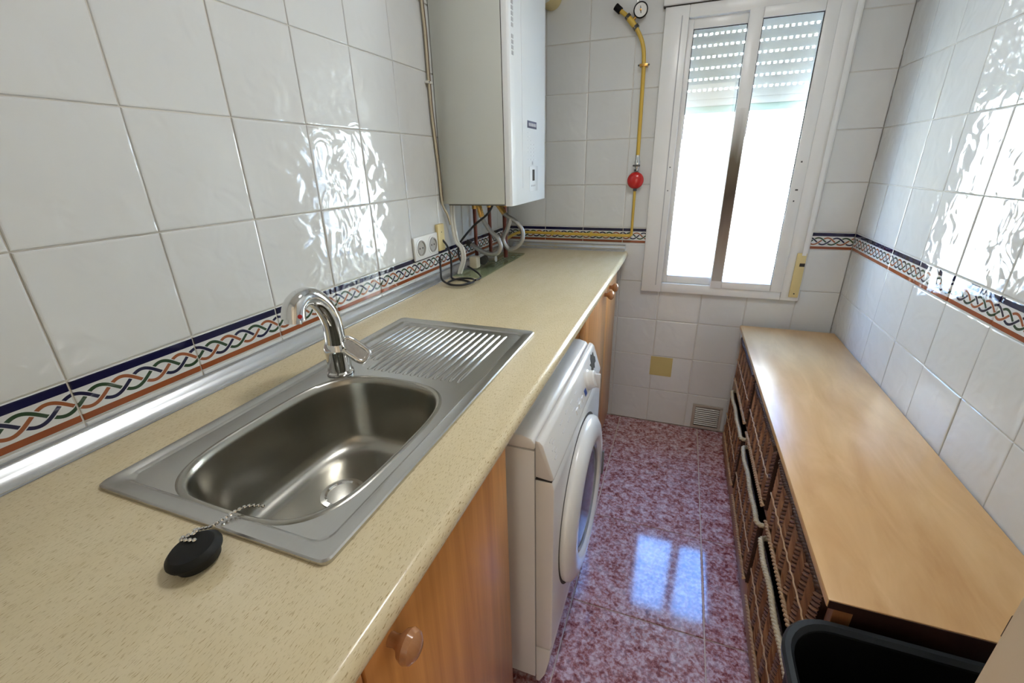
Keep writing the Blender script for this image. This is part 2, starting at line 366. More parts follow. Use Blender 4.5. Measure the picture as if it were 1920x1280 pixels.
def sash(x0, x1, gx0, gx1, z0, z1, gz0, gz1, y0, y1):
    s = MB().box((x0, y0, z0), (gx0, y1, z1), 0.003).box((gx1, y0, z0), (x1, y1, z1), 0.003).box((gx0, y0, z0), (gx1, y1, gz0), 0.003).box((gx0, y0, gz1), (gx1, y1, z1), 0.003).build('sash', 'window_white', win)
    ym = (y0+y1)/2; MB().box((gx0-0.004, ym-0.003, gz0-0.004), (gx1+0.004, ym+0.003, gz1+0.004)).build('pane', 'pane_glass', s)
    e = 0.0025; q = y0+0.004
    MB().box((gx0, q, gz1-e), (gx1, q+0.006, gz1)).box((gx1-e, q, 1.25), (gx1, q+0.006, gz1)).box((gx0, q, 1.45), (gx0+e, q+0.006, gz1)).build('seal', 'seam_dark', s)
    return s
sl_ = sash(0.800, 1.045, 0.836, 1.037, 0.803, 1.90, 0.840, 1.862, L-0.004, L+0.022)
sr_ = sash(1.036, 1.338, 1.086, 1.291, 0.795, 1.905, 0.828, 1.868, L-0.028, L-0.006)
MB().box((1.0395, L-0.0292, 0.83), (1.0830, L-0.0275, 1.56)).build('shade_strip', 'backlit_shade', sr_)['label'] = 'dark brown strip of painted backlit shade on the meeting stile'
for z, w_ in ((1.345, .006), (1.235, .010), (1.19, .005)):
    MB().box((1.310, L-0.0292, z), (1.310+w_, L-0.0275, z+0.006)).build('latch_mark', 'dark_metal', sr_)
for z in (1.335, 1.235): MB().box((0.797, L-0.0235, z), (0.803, L-0.0215, z+0.004)).build('latch_mark', 'dark_metal', win)
# roller shutter
sh = empty('roller_shutter', (0.827, L+0.085, 1.55), 'half-lowered grey slatted roller shutter with rows of light holes behind the window panes', 'shutter')
SP = 0.0415; nsl = 9; x0s, x1s = 0.0, 0.560
m = MB(); prof = [(-0.0045, 0), (-0.0055, SP*0.36), (-0.0015, SP*0.80), (0.0035, SP*0.80), (0.0035, 0)]
m.prism([(y_, z_) for y_, z_ in prof], x0s, x1s, axis='x')
nh = 26; st = (x1s-x0s)/nh
for i in range(nh): m.box((i*st, -0.001, SP*0.80), (i*st+st*0.50, 0.002, SP))
slat = m.mesh('slat', 'slat_pvc', 30)
for i in range(nsl): obj_of(slat, 'slat', sh, Matrix.Translation((0, 0, 0.062+i*SP)))
MB().box((0, -0.006, 0.034), (0.56, 0.006, 0.0625), 0.002).build('bottom_slat', 'slat_pvc', sh); MB().box((0, -0.008, 0.006), (0.56, 0.008, 0.0345), 0.002).build('end_bar', 'slat_end_green', sh)
# strap and winder
sp_ = empty('shutter_strap', (1.387, L-0.023, 0.775), 'yellowed strap winder plate and belt on the window frame', 'strap')
MB().box((0.000, -0.009, 0.19), (0.016, -0.007, 1.17)).build('belt', 'window_white', sp_)
MB().box((-0.0185, -0.008, 0.0), (0.0195, -0.001, 0.200), 0.003).build('winder_plate', 'yellowed_plastic', sp_)
MB().box((-0.002, -0.0105, 0.142), (0.018, -0.0078, 0.156)).build('belt_slot', 'seam_dark', sp_)
MB().lathe([(0.003, 0), (0.003, 0.002)], (0.0005, -0.008, 0.018), (0, -1, 0), 10).build('screw', 'dark_metal', sp_)
# outside
fc = MB().box((-9, 9.0, -8), (10, 9.4, 4.6)).build('neighbouring_facade', 'facade_paint'); tag(fc, 'sunlit pale building wall seen overexposed through the window panes', 'building')

# ------------------------------------------------------------------ worktop + trim
CT = 0.95
wt = MB(); arc = [(0.628+0.0125*math.sin(a)*1.0, CT-0.0175+0.0175*math.cos(a)) for a in [PI*i/8 for i in range(9)]]
wt.prism([(0.52, CT-0.035), (0.52, CT)] + arc, Y0+0.002, L-0.002, 'y')
wt.box((0.001, Y0+0.002, CT-0.035), (0.19, L-0.002, CT)); wt.box((0.19, Y0+0.002, CT-0.035), (0.52, 0.05, CT)); wt.box((0.19, 0.455, CT-0.035), (0.52, L-0.002, CT))
wt = tag(wt.build('worktop', 'worktop_laminate', sharp=40), 'long beige flecked laminate worktop along the left wall', 'worktop')
def cove(s):   # trim section: out from wall, up
    return [(0.001, CT+0.0005), (0.030, CT+0.0005), (0.030, CT+0.004), (0.022, CT+0.008), (0.013, CT+0.017), (0.009, CT+0.026), (0.004, CT+0.0295), (0.001, CT+0.0295)]
tr = struct(MB().prism(cove(0), Y0+0.01, L-0.031, 'y').build('trim_1', 'aluminium', sharp=50), 'long silvery sealing strip where worktop meets left wall', 'trim')
MB().box((0.0295, Y0+0.012, CT+0.0004), (0.0318, L-0.031, CT+0.0022)).build('seal_line', 'porthole_grey', tr)
MB().box((0.0005, Y0+0.012, CT+0.0293), (0.0045, L-0.031, CT+0.0308)).build('seal_line', 'porthole_grey', tr)
m = MB(); m.prism([(L-a, z) for a, z in cove(0)], 0.031, 0.626, 'x'); t2 = struct(m.build('trim_2', 'aluminium', sharp=50), 'short silvery sealing strip at the far end of worktop', 'trim')
MB().box((0.031, L-0.0318, CT+0.0004), (0.626, L-0.0295, CT+0.0022)).build('seal_line', 'porthole_grey', t2)
MB().box((0.031, L-0.0045, CT+0.0293), (0.626, L-0.0005, CT+0.0308)).build('seal_line', 'porthole_grey', t2)

# ------------------------------------------------------------------ sink
sk = empty('kitchen_sink', (0.342, 0.418, CT), 'stainless steel inset sink with single bowl and ribbed drainboard', 'sink')
def SK(name, mb, mat, parent=None, sharp=35):
    bmesh.ops.translate(mb.bm, vec=(-0.342, -0.418, -CT), verts=mb.bm.verts); return mb.build(name, mat, parent or sk, sharp)
sx0, sx1, sy0, sy1 = 0.139, 0.546, 0.033, 0.802
NB = 96
def bowl(off, z):
    out = []
    for i in range(NB):
        t = 2*PI*i/NB; c, s = math.cos(t), math.sin(t); e = 2/3.6
        ax, ay = 0.141-off, 0.185-off
        x = math.copysign(abs(c)**e, c)*ax; y = math.copysign(abs(s)**e, s)*ay
        # far end a little bowed
        if y > 0: y *= 1.0+0.045*(1-(x/ax)**2)
        out.append((0.354+x, 0.250+y, z))
    return out
zp = CT+0.0026
pl = MB(); R = lambda q, z: rrect(sx0+q, sx1-q, sy0+q, sy1-q, max(0.010, 0.012+q*0.3), z)
pl.loft([R(0, CT+0.0003), R(0, CT+0.005), R(0.002, CT+0.0068), R(0.019, CT+0.0064), R(0.0225, CT+0.0050), R(0.026, zp)], False, False)
bm = pl.bm; inner = [v for v in bm.verts if abs(v.co.z-zp) < 1e-6]
bm.verts.ensure_lookup_table()
ve = [bm.verts.new(p) for p in bowl(-0.012, zp)]
e2 = [bm.edges.new((ve[i], ve[(i+1) % NB])) for i in range(NB)]
ie = [e for e in bm.edges if e.verts[0] in set(inner) and e.verts[1] in set(inner)]
bmesh.ops.triangle_fill(bm, use_beauty=True, use_dissolve=False, edges=ie+e2)
SK('plate', pl, 'brushed_steel', None, 25)
bw = MB(); bw.loft([bowl(o_, z_) for o_, z_ in ((-0.012, zp), (-0.009, zp+0.0022), (-0.005, zp+0.002), (-0.001, zp-0.002), (0.001, CT-0.010), (0.008, CT-0.070), (0.014, CT-0.118), (0.020, CT-0.134), (0.032, CT-0.145), (0.050, CT-0.150), (0.10, CT-0.152))], False, True)
SK('bowl', bw, 'bowl_steel', None, 40)
SK('drain', MB().lathe([(0.040, 0.0), (0.040, 0.002), (0.032, 0.003), (0.028, -0.001), (0.0, -0.002)], (0.335, 0.275, CT-0.1518), (0, 0, 1), 32), 'chrome')
nr = 17; far_y = lambda x: 0.760-0.05*abs(x-0.34)
for i in range(nr):
    x = 0.192+i*(0.482-0.192)/(nr-1); ya = 0.478+ (0.045 if x < 0.262 else 0.0); yb = far_y(x)
    h = 0.0046; w_ = 0.0042; m = MB()
    secs = []
    for y_, s in ((ya, 0.1), (ya+0.012, 1), ((ya+yb)/2, 1), (yb-0.012, 1), (yb, 0.1)):
        secs.append([(x-w_, y_, zp-0.0002), (x-w_*0.5, y_, zp+h*s*0.75), (x, y_, zp+h*s), (x+w_*0.5, y_, zp+h*s*0.75), (x+w_, y_, zp-0.0002)])
    m.loft(secs, True, True, closed=False); SK('ridge', m, 'ridge_steel', None, 60)

# faucet
fa = empty('faucet', (0.216, 0.447, zp+0.001), 'chrome single lever mixer tap with arched spout on the sink', 'faucet')
FX, FY, FZ = 0.216, 0.447, zp+0.001
def F(name, mb, mat, parent=None, sharp=40):
    bmesh.ops.translate(mb.bm, vec=(-FX, -FY, -FZ), verts=mb.bm.verts); return mb.build(name, mat, parent or fa, sharp)
F('base', MB().lathe([(0.028, 0), (0.028, 0.004), (0.0250, 0.007), (0.0240, 0.030), (0.0255, 0.050), (0.0245, 0.062), (0.020, 0.070), (0.0, 0.072)], (FX, FY, FZ), (0.0, 0.0, 1), 32), 'chrome')
spath = smooth([(0.216, 0.447, FZ+0.052), (0.219, 0.446, 1.045), (0.220, 0.441, 1.080), (0.220, 0.426, 1.112), (0.221, 0.402, 1.134), (0.222, 0.376, 1.138), (0.222, 0.357, 1.127), (0.222, 0.350, 1.106)], 8)
rad = []
for i in range(len(spath)):
    t = i/(len(spath)-1); rad.append(0.0205-0.003*t + (0.004*max(0, (t-0.7)/0.3)))
F('spout', MB().tube(spath, rad, 20), 'chrome')
F('aerator', MB().lathe([(0.0150, 0), (0.0150, 0.009), (0.012, 0.0095), (0.0, 0.0095)], (0.222, 0.350, 1.107), (0, -0.25, -1), 24), 'chrome')
F('indicator', MB().lathe([(0.004, 0), (0.004, 0.0012), (0, 0.0016)], (0.2425, 0.3465, 1.114), (1, -0.4, 0.0), 12), 'red_paint')
# lever: hollow loop leaning out towards the room
o1, o2 = Vector((0.234, 0.452, 1.022)), Vector((0.272, 0.466, 0.988)); d1 = (o2-o1); sd = Vector((0.25, 0.80, 0.55)).normalized(); sd = (sd-d1.normalized()*sd.dot(d1.normalized())).normalized()
lp = []
for i in range(28):
    a = 2*PI*i/28; c, s = math.cos(a), math.sin(a); lp.append((o1+o2)/2 + d1*0.56*math.copysign(abs(c)**0.5, c) + sd*0.0150*math.copysign(abs(s)**0.5, s))
lev = F('lever', MB().tube(lp, 0.0060, 10, True), 'chrome')
nn = d1.normalized().cross(sd); lvp = MB(); lvp.loft([[p-nn*0.0036 for p in lp], [p+nn*0.0036 for p in lp]]); F('lever_plate', lvp, 'hose_steel', lev)
F('lever_hub', MB().tube([(0.214, 0.447, FZ+0.050), (0.240, 0.453, 1.018)], [0.017, 0.0135], 16), 'chrome')

# drain plug and chain
pg = empty('drain_plug', (0.402, -0.007, CT), 'black rubber sink plug on a bead chain lying on the worktop', 'plug')
m = MB().lathe([(0.0, 0), (0.0225, 0.0), (0.0250, 0.009), (0.0280, 0.0105), (0.0288, 0.0130), (0.0280, 0.0155), (0.023, 0.0200), (0.010, 0.0215), (0, 0.0215)], (0, 0, 0), (0, 0, 1), 40)
pb = m.build('stopper', 'black_rubber', pg); pb.rotation_euler = (0.10, -0.10, 0); pb.location = (0, 0, 0.0035)
ch = MB(); cp = resample(smooth([(-0.004, 0.004, 0.027), (-0.022, 0.000, 0.026), (-0.012, 0.012, 0.028), (-0.020, 0.016, 0.025), (-0.022, 0.032, 0.014), (-0.024, 0.046, 0.0105), (-0.018, 0.070, 0.0105), (-0.010, 0.080, 0.009), (-0.002, 0.092, 0.000)], 8), 0.0054)
for p_ in cp: ch.lathe([(0, -0.0025), (0.0018, -0.0017), (0.0025, 0), (0.0018, 0.0017), (0, 0.0025)], p_, (0, 0, 1), 8, False, False)
ch.tube(cp, 0.0006, 5); ch.build('bead_chain', 'chrome', pg)

# ------------------------------------------------------------------ cabinets
def knob(name, x, y, z, parent):
    k_ = MB().lathe([(0.0085, 0), (0.0075, 0.008), (0.009, 0.013), (0.0165, 0.019), (0.0195, 0.026), (0.0175, 0.033), (0.011, 0.038), (0, 0.0395)], (x, y, z), (1, 0, 0), 24).build(name, 'knob_wood', parent); return k_
def cabinet(y0, y1, doors, label, kn):
    c = empty('base_cabinet', (0.3, (y0+y1)/2, 0), label, 'cabinet')
    off = Vector((-0.3, -(y0+y1)/2, 0))
    def P(name, mb, mat, parent=None):
        bmesh.ops.translate(mb.bm, vec=off, verts=mb.bm.verts); return mb.build(name, mat, parent or c)
    P('body', MB().box((0.02, y0, 0.10), (0.590, y0+0.018, CT-0.036)).box((0.02, y1-0.018, 0.10), (0.590, y1, 0.785)).box((0.550, y1-0.018, 0.785), (0.590, y1, CT-0.036)).box((0.02, y0, 0.10), (0.590, y1, 0.118)).box((0.02, y0, 0.118), (0.03, y1, CT-0.036)), 'cabinet_wood')
    P('plinth', MB().box((0.10, y0, 0.001), (0.55, y1, 0.10)), 'dark_wood')
    for (a, b), ky in zip(doors, kn):
        d = P('door', MB().box((0.591, a+0.002, 0.105), (0.611, b-0.002, CT-0.040), 0.003), 'cabinet_wood')
        kb = MB().lathe([(0.0085, 0), (0.0075, 0.007), (0.009, 0.012), (0.0165, 0.018), (0.0195, 0.025), (0.0175, 0.032), (0.011, 0.037), (0, 0.0385)], (0.611, ky, 0.858), (1, 0, 0), 24)
        P('knob', kb, 'knob_wood', d)
    return c
cabinet(Y0+0.01, 0.412, [(Y0+0.01, -0.006), (-0.006, 0.412)], 'orange brown wooden base cabinet under the sink, nearest the camera', [-0.05, 0.040])
cabinet(1.155, 1.905, [(1.155, 1.610), (1.610, 1.905)], 'orange brown wooden base cabinet beyond the washing machine, far end', [1.545, 1.672])

# ------------------------------------------------------------------ washing machine
wa = empty('washing_machine', (0.36, 0.8275, 0), 'white front loading washing machine under the worktop', 'washing machine')
WO = Vector((-0.36, -0.8275, 0)); wy0, wy1 = 0.530, 1.125
def WM(name, mb, mat, parent=None, sharp=35):
    bmesh.ops.translate(mb.bm, vec=WO, verts=mb.bm.verts); return mb.build(name, mat, parent or wa, sharp)
WM('body', MB().box((0.10, wy0, 0.030), (0.6288, wy1, 0.784), 0.003), 'appliance_white')
WM('lid', MB().prism([(0.095, 0.786), (0.630, 0.786), (0.6315, 0.800), (0.622, 0.814), (0.60, 0.8205), (0.095, 0.8205)], wy0, wy1, 'y', 0.006), 'appliance_white')
WM('lid_groove', MB().box((0.570, wy0+0.015, 0.8200), (0.573, wy1-0.015, 0.8213)), 'print_grey')
WM('side_seam', MB().box((0.628, wy0+0.002, 0.04), (0.631, wy1-0.002, 0.79)), 'porthole_grey')
cp_ = WM('control_panel', MB().prism([(0.630, 0.716), (0.630, 0.812), (0.640, 0.811), (0.648, 0.803), (0.671, 0.730), (0.674, 0.718), (0.668, 0.712)], wy0, wy1, 'y', 0.004), 'appliance_white')
WM('panel_gap', MB().box((0.630, wy0+0.002, 0.7085), (0.668, wy1-0.002, 0.7125)), 'seam_dark')
WM('front_panel', MB().prism([(0.630, 0.160), (0.630, 0.709), (0.670, 0.709), (0.6745, 0.690), (0.6745, 0.180), (0.671, 0.160)], wy0, wy1, 'y', 0.004), 'appliance_white')
WM('kick_panel', MB().prism([(0.630, 0.016), (0.630, 0.157), (0.671, 0.157), (0.667, 0.110), (0.655, 0.050), (0.640, 0.016)], wy0, wy1, 'y', 0.003), 'appliance_white')
for y_ in (wy0+0.05, wy1-0.05):
    for x_ in (0.15, 0.58): WM('foot', MB().lathe([(0.022, 0.0005), (0.022, 0.012), (0.010, 0.014), (0.010, 0.032)], (x_, y_, 0), (0, 0, 1), 14), 'black_rubber')
# sloped panel frame
def onpanel(y_, t, h=0.0):   # t 0 bottom .. 1 top
    a, b = Vector((0.671, y_, 0.730)), Vector((0.648, y_, 0.803)); n_ = Vector((0.073, 0, 0.023)).normalized(); return a.lerp(b, t)+n_*h
pn = Vector((0.073, 0, 0.023)).normalized()
def plate(y_, t, wy, wz, h, pts=None):
    m_ = MB(); tv = (onpanel(0, 1)-onpanel(0, 0)).normalized(); c = onpanel(y_, t)
    pts = pts or [(-.5, -.5), (.5, -.5), (.5, .5), (-.5, .5)]
    m_.loft([[c+Vector((0, 1, 0))*a*wy+tv*b*wz+pn*hh for a, b in pts] for hh in (-0.0005, h)]); return m_
kn_ = WM('program_knob', MB().lathe([(0.031, -0.002), (0.031, 0.006), (0.027, 0.010), (0.0255, 0.024), (0.023, 0.026), (0, 0.026)], onpanel(0.950, 0.42), pn, 28), 'appliance_white')
WM('knob_grip', MB().box((0.683, 0.9455, 0.742), (0.700, 0.9545, 0.785), 0.002), 'print_pale', kn_)
jag = [(-.5, -.35), (-.3, -.5), (-.1, -.3), (.08, -.42), (.2, -.2), (.42, -.22), (.5, .05), (.36, .2), (.42, .42), (.15, .36), (.05, .5), (-.15, .34), (-.2, .1), (-.42, .12), (-.3, -.1)]
WM('torn_sticker', plate(1.050, 0.60, 0.085, 0.052, 0.0012, jag), 'patch_dark')['label'] = 'ragged black patch on the control panel'
WM('blue_mark', plate(0.902, 0.20, 0.022, 0.018, 0.0008), 'print_blue')
for i in range(5): WM('printed_mark', plate(0.575+0.012*(i % 2), 0.80-0.14*i, 0.018, 0.004, 0.0006), 'print_pale')
for i in range(4):
    for j in range(2): WM('printed_mark', plate(0.665+0.052*i, 0.72-0.30*j, 0.024, 0.004, 0.0006), 'print_pale')
for i in range(3): WM('button', plate(0.79+0.035*i, 0.20, 0.020, 0.014, 0.003), 'appliance_white')
# door
dc = (0.674, 0.828, 0.440)
dr = WM('door', MB().lathe([(0.238, 0.0), (0.240, 0.010), (0.236, 0.020), (0.220, 0.030), (0.200, 0.035), (0.182, 0.036), (0.168, 0.033), (0.160, 0.024)], dc, (1, 0, 0), 64, False, False), 'appliance_white', None, 50)
WM('door_gap', MB().lathe([(0.247, 0.0), (0.247, 0.0012), (0.238, 0.0012)], dc, (1, 0, 0), 64, False, False), 'seam_dark')
WM('glass_bezel', MB().lathe([(0.161, 0.024), (0.152, 0.027), (0.146, 0.022)], dc, (1, 0, 0), 56, False, False), 'porthole_grey', dr)
WM('porthole', MB().lathe([(0.1465, 0.021), (0.125, 0.025), (0.09, 0.029), (0.05, 0.031), (0, 0.032)], dc, (1, 0, 0), 56, False, False), 'porthole_glass', dr, 60)
WM('door_handle', MB().prism([(0.996, 0.395), (1.012, 0.400), (1.012, 0.480), (0.996, 0.485)], 0.7125, 0.718, 'x', 0.002), 'gasket_grey', dr)

# ------------------------------------------------------------------ boiler
bo = empty('gas_boiler', (0.14, 1.548, 1.225), 'white wall hung gas boiler above the far end of worktop', 'boiler')
BO = Vector((-0.14, -1.548, -1.225))
def BL(name, mb, mat, parent=None, sharp=35):
    bmesh.ops.translate(mb.bm, vec=BO, verts=mb.bm.verts); return mb.build(name, mat, parent or bo, sharp)
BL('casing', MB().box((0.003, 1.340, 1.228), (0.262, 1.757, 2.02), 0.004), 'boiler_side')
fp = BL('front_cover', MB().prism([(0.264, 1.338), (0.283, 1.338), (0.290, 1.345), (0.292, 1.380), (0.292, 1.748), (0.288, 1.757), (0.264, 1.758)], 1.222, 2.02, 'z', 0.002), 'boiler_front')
BL('cover_seam', MB().box((0.261, 1.3415, 1.229), (0.2645, 1.7555, 2.018)), 'seam_dark')
def FR(name, y0, y1, z0, z1, mat, h=0.0008, parent=None): return BL(name, MB().box((0.2915, y0, z0), (0.292+h, y1, z1)), mat, parent or fp)
FR('cover_groove', 1.455, 1.4565, 1.28, 2.0, 'print_pale')
FR('label_header', 1.515, 1.628, 1.492, 1.517, 'print_navy')
for i in range(7): FR('header_print', 1.530+0.0135*i, 1.538+0.0135*i, 1.499, 1.510, 'print_pale', 0.0014)
for i in range(8):
    for j in range(3):
        if random.random() < 0.8: FR('label_line', 1.520+0.036*j, 1.520+0.036*j+random.uniform(.014, .030), 1.474-0.0135*i, 1.477-0.0135*i, 'print_pale')
FR('label_line', 1.570, 1.583, 1.362, 1.374, 'print_grey')
cpn = BL('display_panel', MB().box((0.2915, 1.535, 1.262), (0.2935, 1.640, 1.356), 0.0008), 'boiler_front', fp)
BL('display', MB().box((0.293, 1.570, 1.302), (0.2942, 1.597, 1.344)), 'display_dark', cpn) if False else FR('display', 1.570, 1.597, 1.302, 1.344, 'display_dark', 0.0022)
for i in range(3): FR('button', 1.557+0.020*i, 1.566+0.020*i, 1.280, 1.287, 'print_grey', 0.0024)
for i in range(11): 
    if i not in (4,): BL('side_print', MB().box((0.2905, 1.362, 1.700+0.0155*i), (0.2922, 1.378, 1.711+0.0155*i)), 'print_grey', fp)
BL('underside', MB().box((0.02, 1.36, 1.2225), (0.25, 1.74, 1.228)), 'gasket_grey')
fl_ = empty('flue_pipe', (0.235, 1.9, 2.038), 'cream flue pipe from the boiler to the far wall', 'pipe')
MB().tube([(0, -0.14, 0.0), (0, 0.146, 0.0)], 0.045, 20).build('pipe', 'yellowed_plastic', fl_); MB().tube([(0, -0.005, 0), (0, 0.02, 0)], 0.050, 20).build('collar', 'white_cable', fl_)

# pipes, hoses and cables under the boiler
def cable(name, pts, r, mat, label, cat, n=8, k_=8):
    p = Vector(pts[0]); o = MB().tube(smooth([Vector(q)-p for q in pts], k_), r, n).build(name, mat, None, 60, p); return tag(o, label, cat) if label else o
def hose(pts, label, fit0, fit1):
    p = Vector(pts[0]); h_ = empty('flexible_hose', p, label, 'hose'); path = smooth([Vector(q)-p for q in pts], 8)
    MB().tube(path, 0.0095, 10).build('braided_tube', 'hose_steel', h_, 60)
    MB().tube([path[0], path[3]], 0.0125, 6).build('fitting', fit0, h_); MB().tube([path[3], path[8]], 0.0115, 12).build('sleeve', 'brass', h_); MB().tube([path[-6], path[-1]], 0.0125, 6).build('fitting', fit1, h_)
hose([(0.080, 1.50, 1.222), (0.094, 1.50, 1.165), (0.128, 1.50, 1.112), (0.162, 1.50, 1.080), (0.174, 1.50, 1.047), (0.160, 1.50, 1.020), (0.130, 1.50, 1.012), (0.090, 1.50, 1.022), (0.052, 1.50, 1.042), (0.018, 1.50, 1.062)], 'grey braided hose looping forward under the boiler, nearer the camera', 'brass', 'dark_metal')
hose([(0.118, 1.60, 1.222), (0.156, 1.60, 1.169), (0.205, 1.605, 1.136), (0.233, 1.61, 1.100), (0.232, 1.61, 1.060), (0.206, 1.61, 1.030), (0.167, 1.61, 1.018), (0.145, 1.605, 1.060), (0.170, 1.60, 1.110), (0.180, 1.60, 1.150)], 'grey braided hose in a wide loop under the boiler, farther from the camera', 'brass', 'hose_steel')
def cpipe(x, y, z0, z1, r, label):
    e_ = empty('copper_pipe', (x, y, z0), label, 'pipe'); MB().tube([(0, 0, 0), (0, 0, z1-z0)], r, 14).build('pipe', 'copper', e_); MB().tube([(0, 0, z1-z0-0.035), (0, 0, z1-z0)], r*1.45, 6).build('nut', 'brass', e_); return e_
cpipe(0.022, 1.585, 0.988, 1.2245, 0.008, 'thin reddish copper pipe against the wall behind the hoses'); cpipe(0.118, 1.70, 0.962, 1.2245, 0.010, 'dark red copper pipe standing behind the wide hose loop')
cpipe(0.060, 1.66, 0.985, 1.2245, 0.008, 'brown copper pipe between the two hose loops')
e_ = empty('gas_valve', (0.125, 1.52, CT+0.008), 'grey metal valve body lying under the hose loop', 'valve')
MB().tube([(-0.05, 0.10, 0.022), (-0.04, -0.01, 0.022)], 0.018, 14).build('body', 'dark_metal', e_); MB().tube([(-0.045, 0.03, 0.022), (0.005, 0.03, 0.026)], 0.015, 12).build('outlet', 'hose_steel', e_); MB().box((-0.075, -0.075, 0.000), (-0.040, -0.035, 0.05), 0.006).build('elbow', 'cream_wire', e_)
cable('black_power_cable', [(0.182, 1.42, 1.226), (0.156, 1.42, 1.187), (0.095, 1.42, 1.141), (0.045, 1.42, 1.092), (0.020, 1.42, 1.058), (0.016, 1.42, 1.020), (0.035, 1.41, 0.985)], 0.0045, 'black_cable', 'black power cable running down diagonally from the boiler to the worktop', 'cable')
coil = [(0.012, 1.30, 1.100), (0.033, 1.30, 1.072), (0.043, 1.30, 1.027), (0.044, 1.295, 0.975), (0.060, 1.27, 0.957), (0.110, 1.26, 0.956), (0.150, 1.235, 0.956), (0.140, 1.185, 0.957), (0.100, 1.178, 0.957), (0.075, 1.21, 0.958), (0.095, 1.26, 0.961), (0.145, 1.265, 0.962), (0.172, 1.225, 0.962), (0.155, 1.170, 0.962), (0.110, 1.160, 0.963), (0.062, 1.185, 0.972), (0.045, 1.21, 1.000), (0.040, 1.22, 1.050)]
cable('black_coiled_cable', coil, 0.0040, 'black_cable', 'black cable coiled in a ring on the worktop beside the socket', 'cable')
cable('black_lead', [(0.175, 1.235, 0.9655), (0.178, 1.275, 0.966), (0.135, 1.345, 0.966), (0.080, 1.37, 0.985)], 0.0038, 'black_cable', 'short black cable end crossing the greenish glass sheet', 'cable')
m = MB(); 
for dx, dy in ((0, 0), (0.008, 0.006), (-0.004, 0.010)):
    m.tube(smooth([(0.022+dx, 1.372+dy, 1.224), (0.022+dx, 1.368+dy, 1.163), (0.030+dx, 1.372+dy, 1.085), (0.062+dx, 1.352+dy, 1.060), (0.066+dx, 1.352+dy, 1.015), (0.045+dx, 1.352+dy, 0.957)], 8), 0.0055, 8)
tag(m.build('white_cable_bundle', 'white_cable', None, 60), 'bundle of white cables hanging from the boiler down to the worktop', 'cable')
cable('cream_wire', [(0.0085, 1.292, 1.95), (0.009, 1.293, 1.863), (0.009, 1.299, 1.778), (0.009, 1.298, 1.655), (0.009, 1.301, 1.533), (0.009, 1.318, 1.367), (0.010, 1.325, 1.235), (0.018, 1.345, 1.190), (0.020, 1.36, 1.150)], 0.0042, 'cream_wire', 'cream wire running down the tiles along the boiler side', 'cable')
cable('brown_wire', [(0.0075, 1.302, 1.95), (0.008, 1.303, 1.863), (0.008, 1.309, 1.778), (0.008, 1.308, 1.655), (0.008, 1.309, 1.560), (0.008, 1.313, 1.500), (0.008, 1.322, 1.40), (0.0085, 1.332, 1.24)], 0.0038, 'brown_wire', 'dark brown wire beside the cream wire at the boiler edge', 'cable')
e_ = empty('cable_clip', (0.001, 1.300, 1.628), 'small white clip holding the two wires beside boiler', 'clip'); MB().box((0, -0.016, 0), (0.014, 0.018, 0.008), 0.002).build('clip_body', 'white_cable', e_); MB().lathe([(0.002, 0), (0.002, 0.002)], (0.014, -0.010, 0.004), (1, 0, 0), 8).build('nail', 'dark_metal', e_)
# socket
so = empty('double_socket', (0.001, 1.185, 1.093), 'white double wall socket above the patterned border', 'socket')
MB().box((0, -0.082, -0.041), (0.010, 0.082, 0.041), 0.004).build('plate', 'socket_plastic', so)
for y_ in (-0.041, 0.041):
    r_ = MB().lathe([(0.027, 0.0), (0.027, 0.005), (0.0225, 0.0065), (0.0215, 0.002), (0.0, 0.0015)], (0.009, y_, 0), (1, 0, 0), 28).build('outlet', 'socket_recess', so)
    for q in (-0.0095, 0.0095): MB().lathe([(0.003, 0), (0.003, 0.0008)], (0.0108, y_+q, 0), (1, 0, 0), 10).build('pin_hole', 'seam_dark', r_)
    MB().lathe([(0.034, 0.0), (0.034, 0.002), (0.028, 0.003)], (0.0095, y_, 0), (1, 0, 0), 28, False, False).build('bezel', 'socket_plastic', so)
ys = empty('junction_cover', (0.001, 1.268, 1.06), 'narrow yellowed plastic cover on the tiles beside the sockets', 'cover')
MB().box((0, 0.0, 0), (0.014, 0.048, 0.100), 0.003).build('cover', 'yellowed_plastic', ys); MB().lathe([(0.002, 0), (0.002, 0.001)], (0.014, 0.024, 0.07), (1, 0, 0), 8).build('screw', 'dark_metal', ys)
gs = MB().box((0.034, 1.325, CT+0.0005), (0.163, 1.845, CT+0.0065)).build('glass_sheet', 'green_glass'); tag(gs, 'greenish glass sheet lying on the worktop under the boiler', 'glass sheet')

# ------------------------------------------------------------------ gas line on the far wall
gp = empty('gas_pipe', (0.655, L-0.001, 1.03), 'yellow gas pipe with pressure gauge and red regulator beside the window', 'pipe')
GO = Vector((-0.655, -(L-0.001), -1.03))
def G(name, mb, mat, parent=None, sharp=45):
    bmesh.ops.translate(mb.bm, vec=GO, verts=mb.bm.verts); return mb.build(name, mat, parent or gp, sharp)
gy = L-0.026
G('upper_pipe', MB().tube(smooth([(0.533, gy, 1.958), (0.575, gy, 1.925), (0.612, gy, 1.880), (0.640, gy, 1.825), (0.650, gy, 1.755), (0.653, gy, 1.60), (0.655, gy, 1.392)], 8), 0.0085, 14), 'gas_yellow')
G('end_cap', MB().tube([(0.540, gy, 1.952), (0.518, gy, 1.971)], 0.0135, 14), 'black_plastic')
G('tee', MB().tube([(0.570, gy, 1.930), (0.608, gy, 1.886)], 0.012, 12), 'gas_yellow'); G('nut', MB().tube([(0.567, gy, 1.933), (0.576, gy, 1.924)], 0.0138, 6).tube([(0.603, gy, 1.893), (0.611, gy, 1.883)], 0.0138, 6), 'dark_metal')
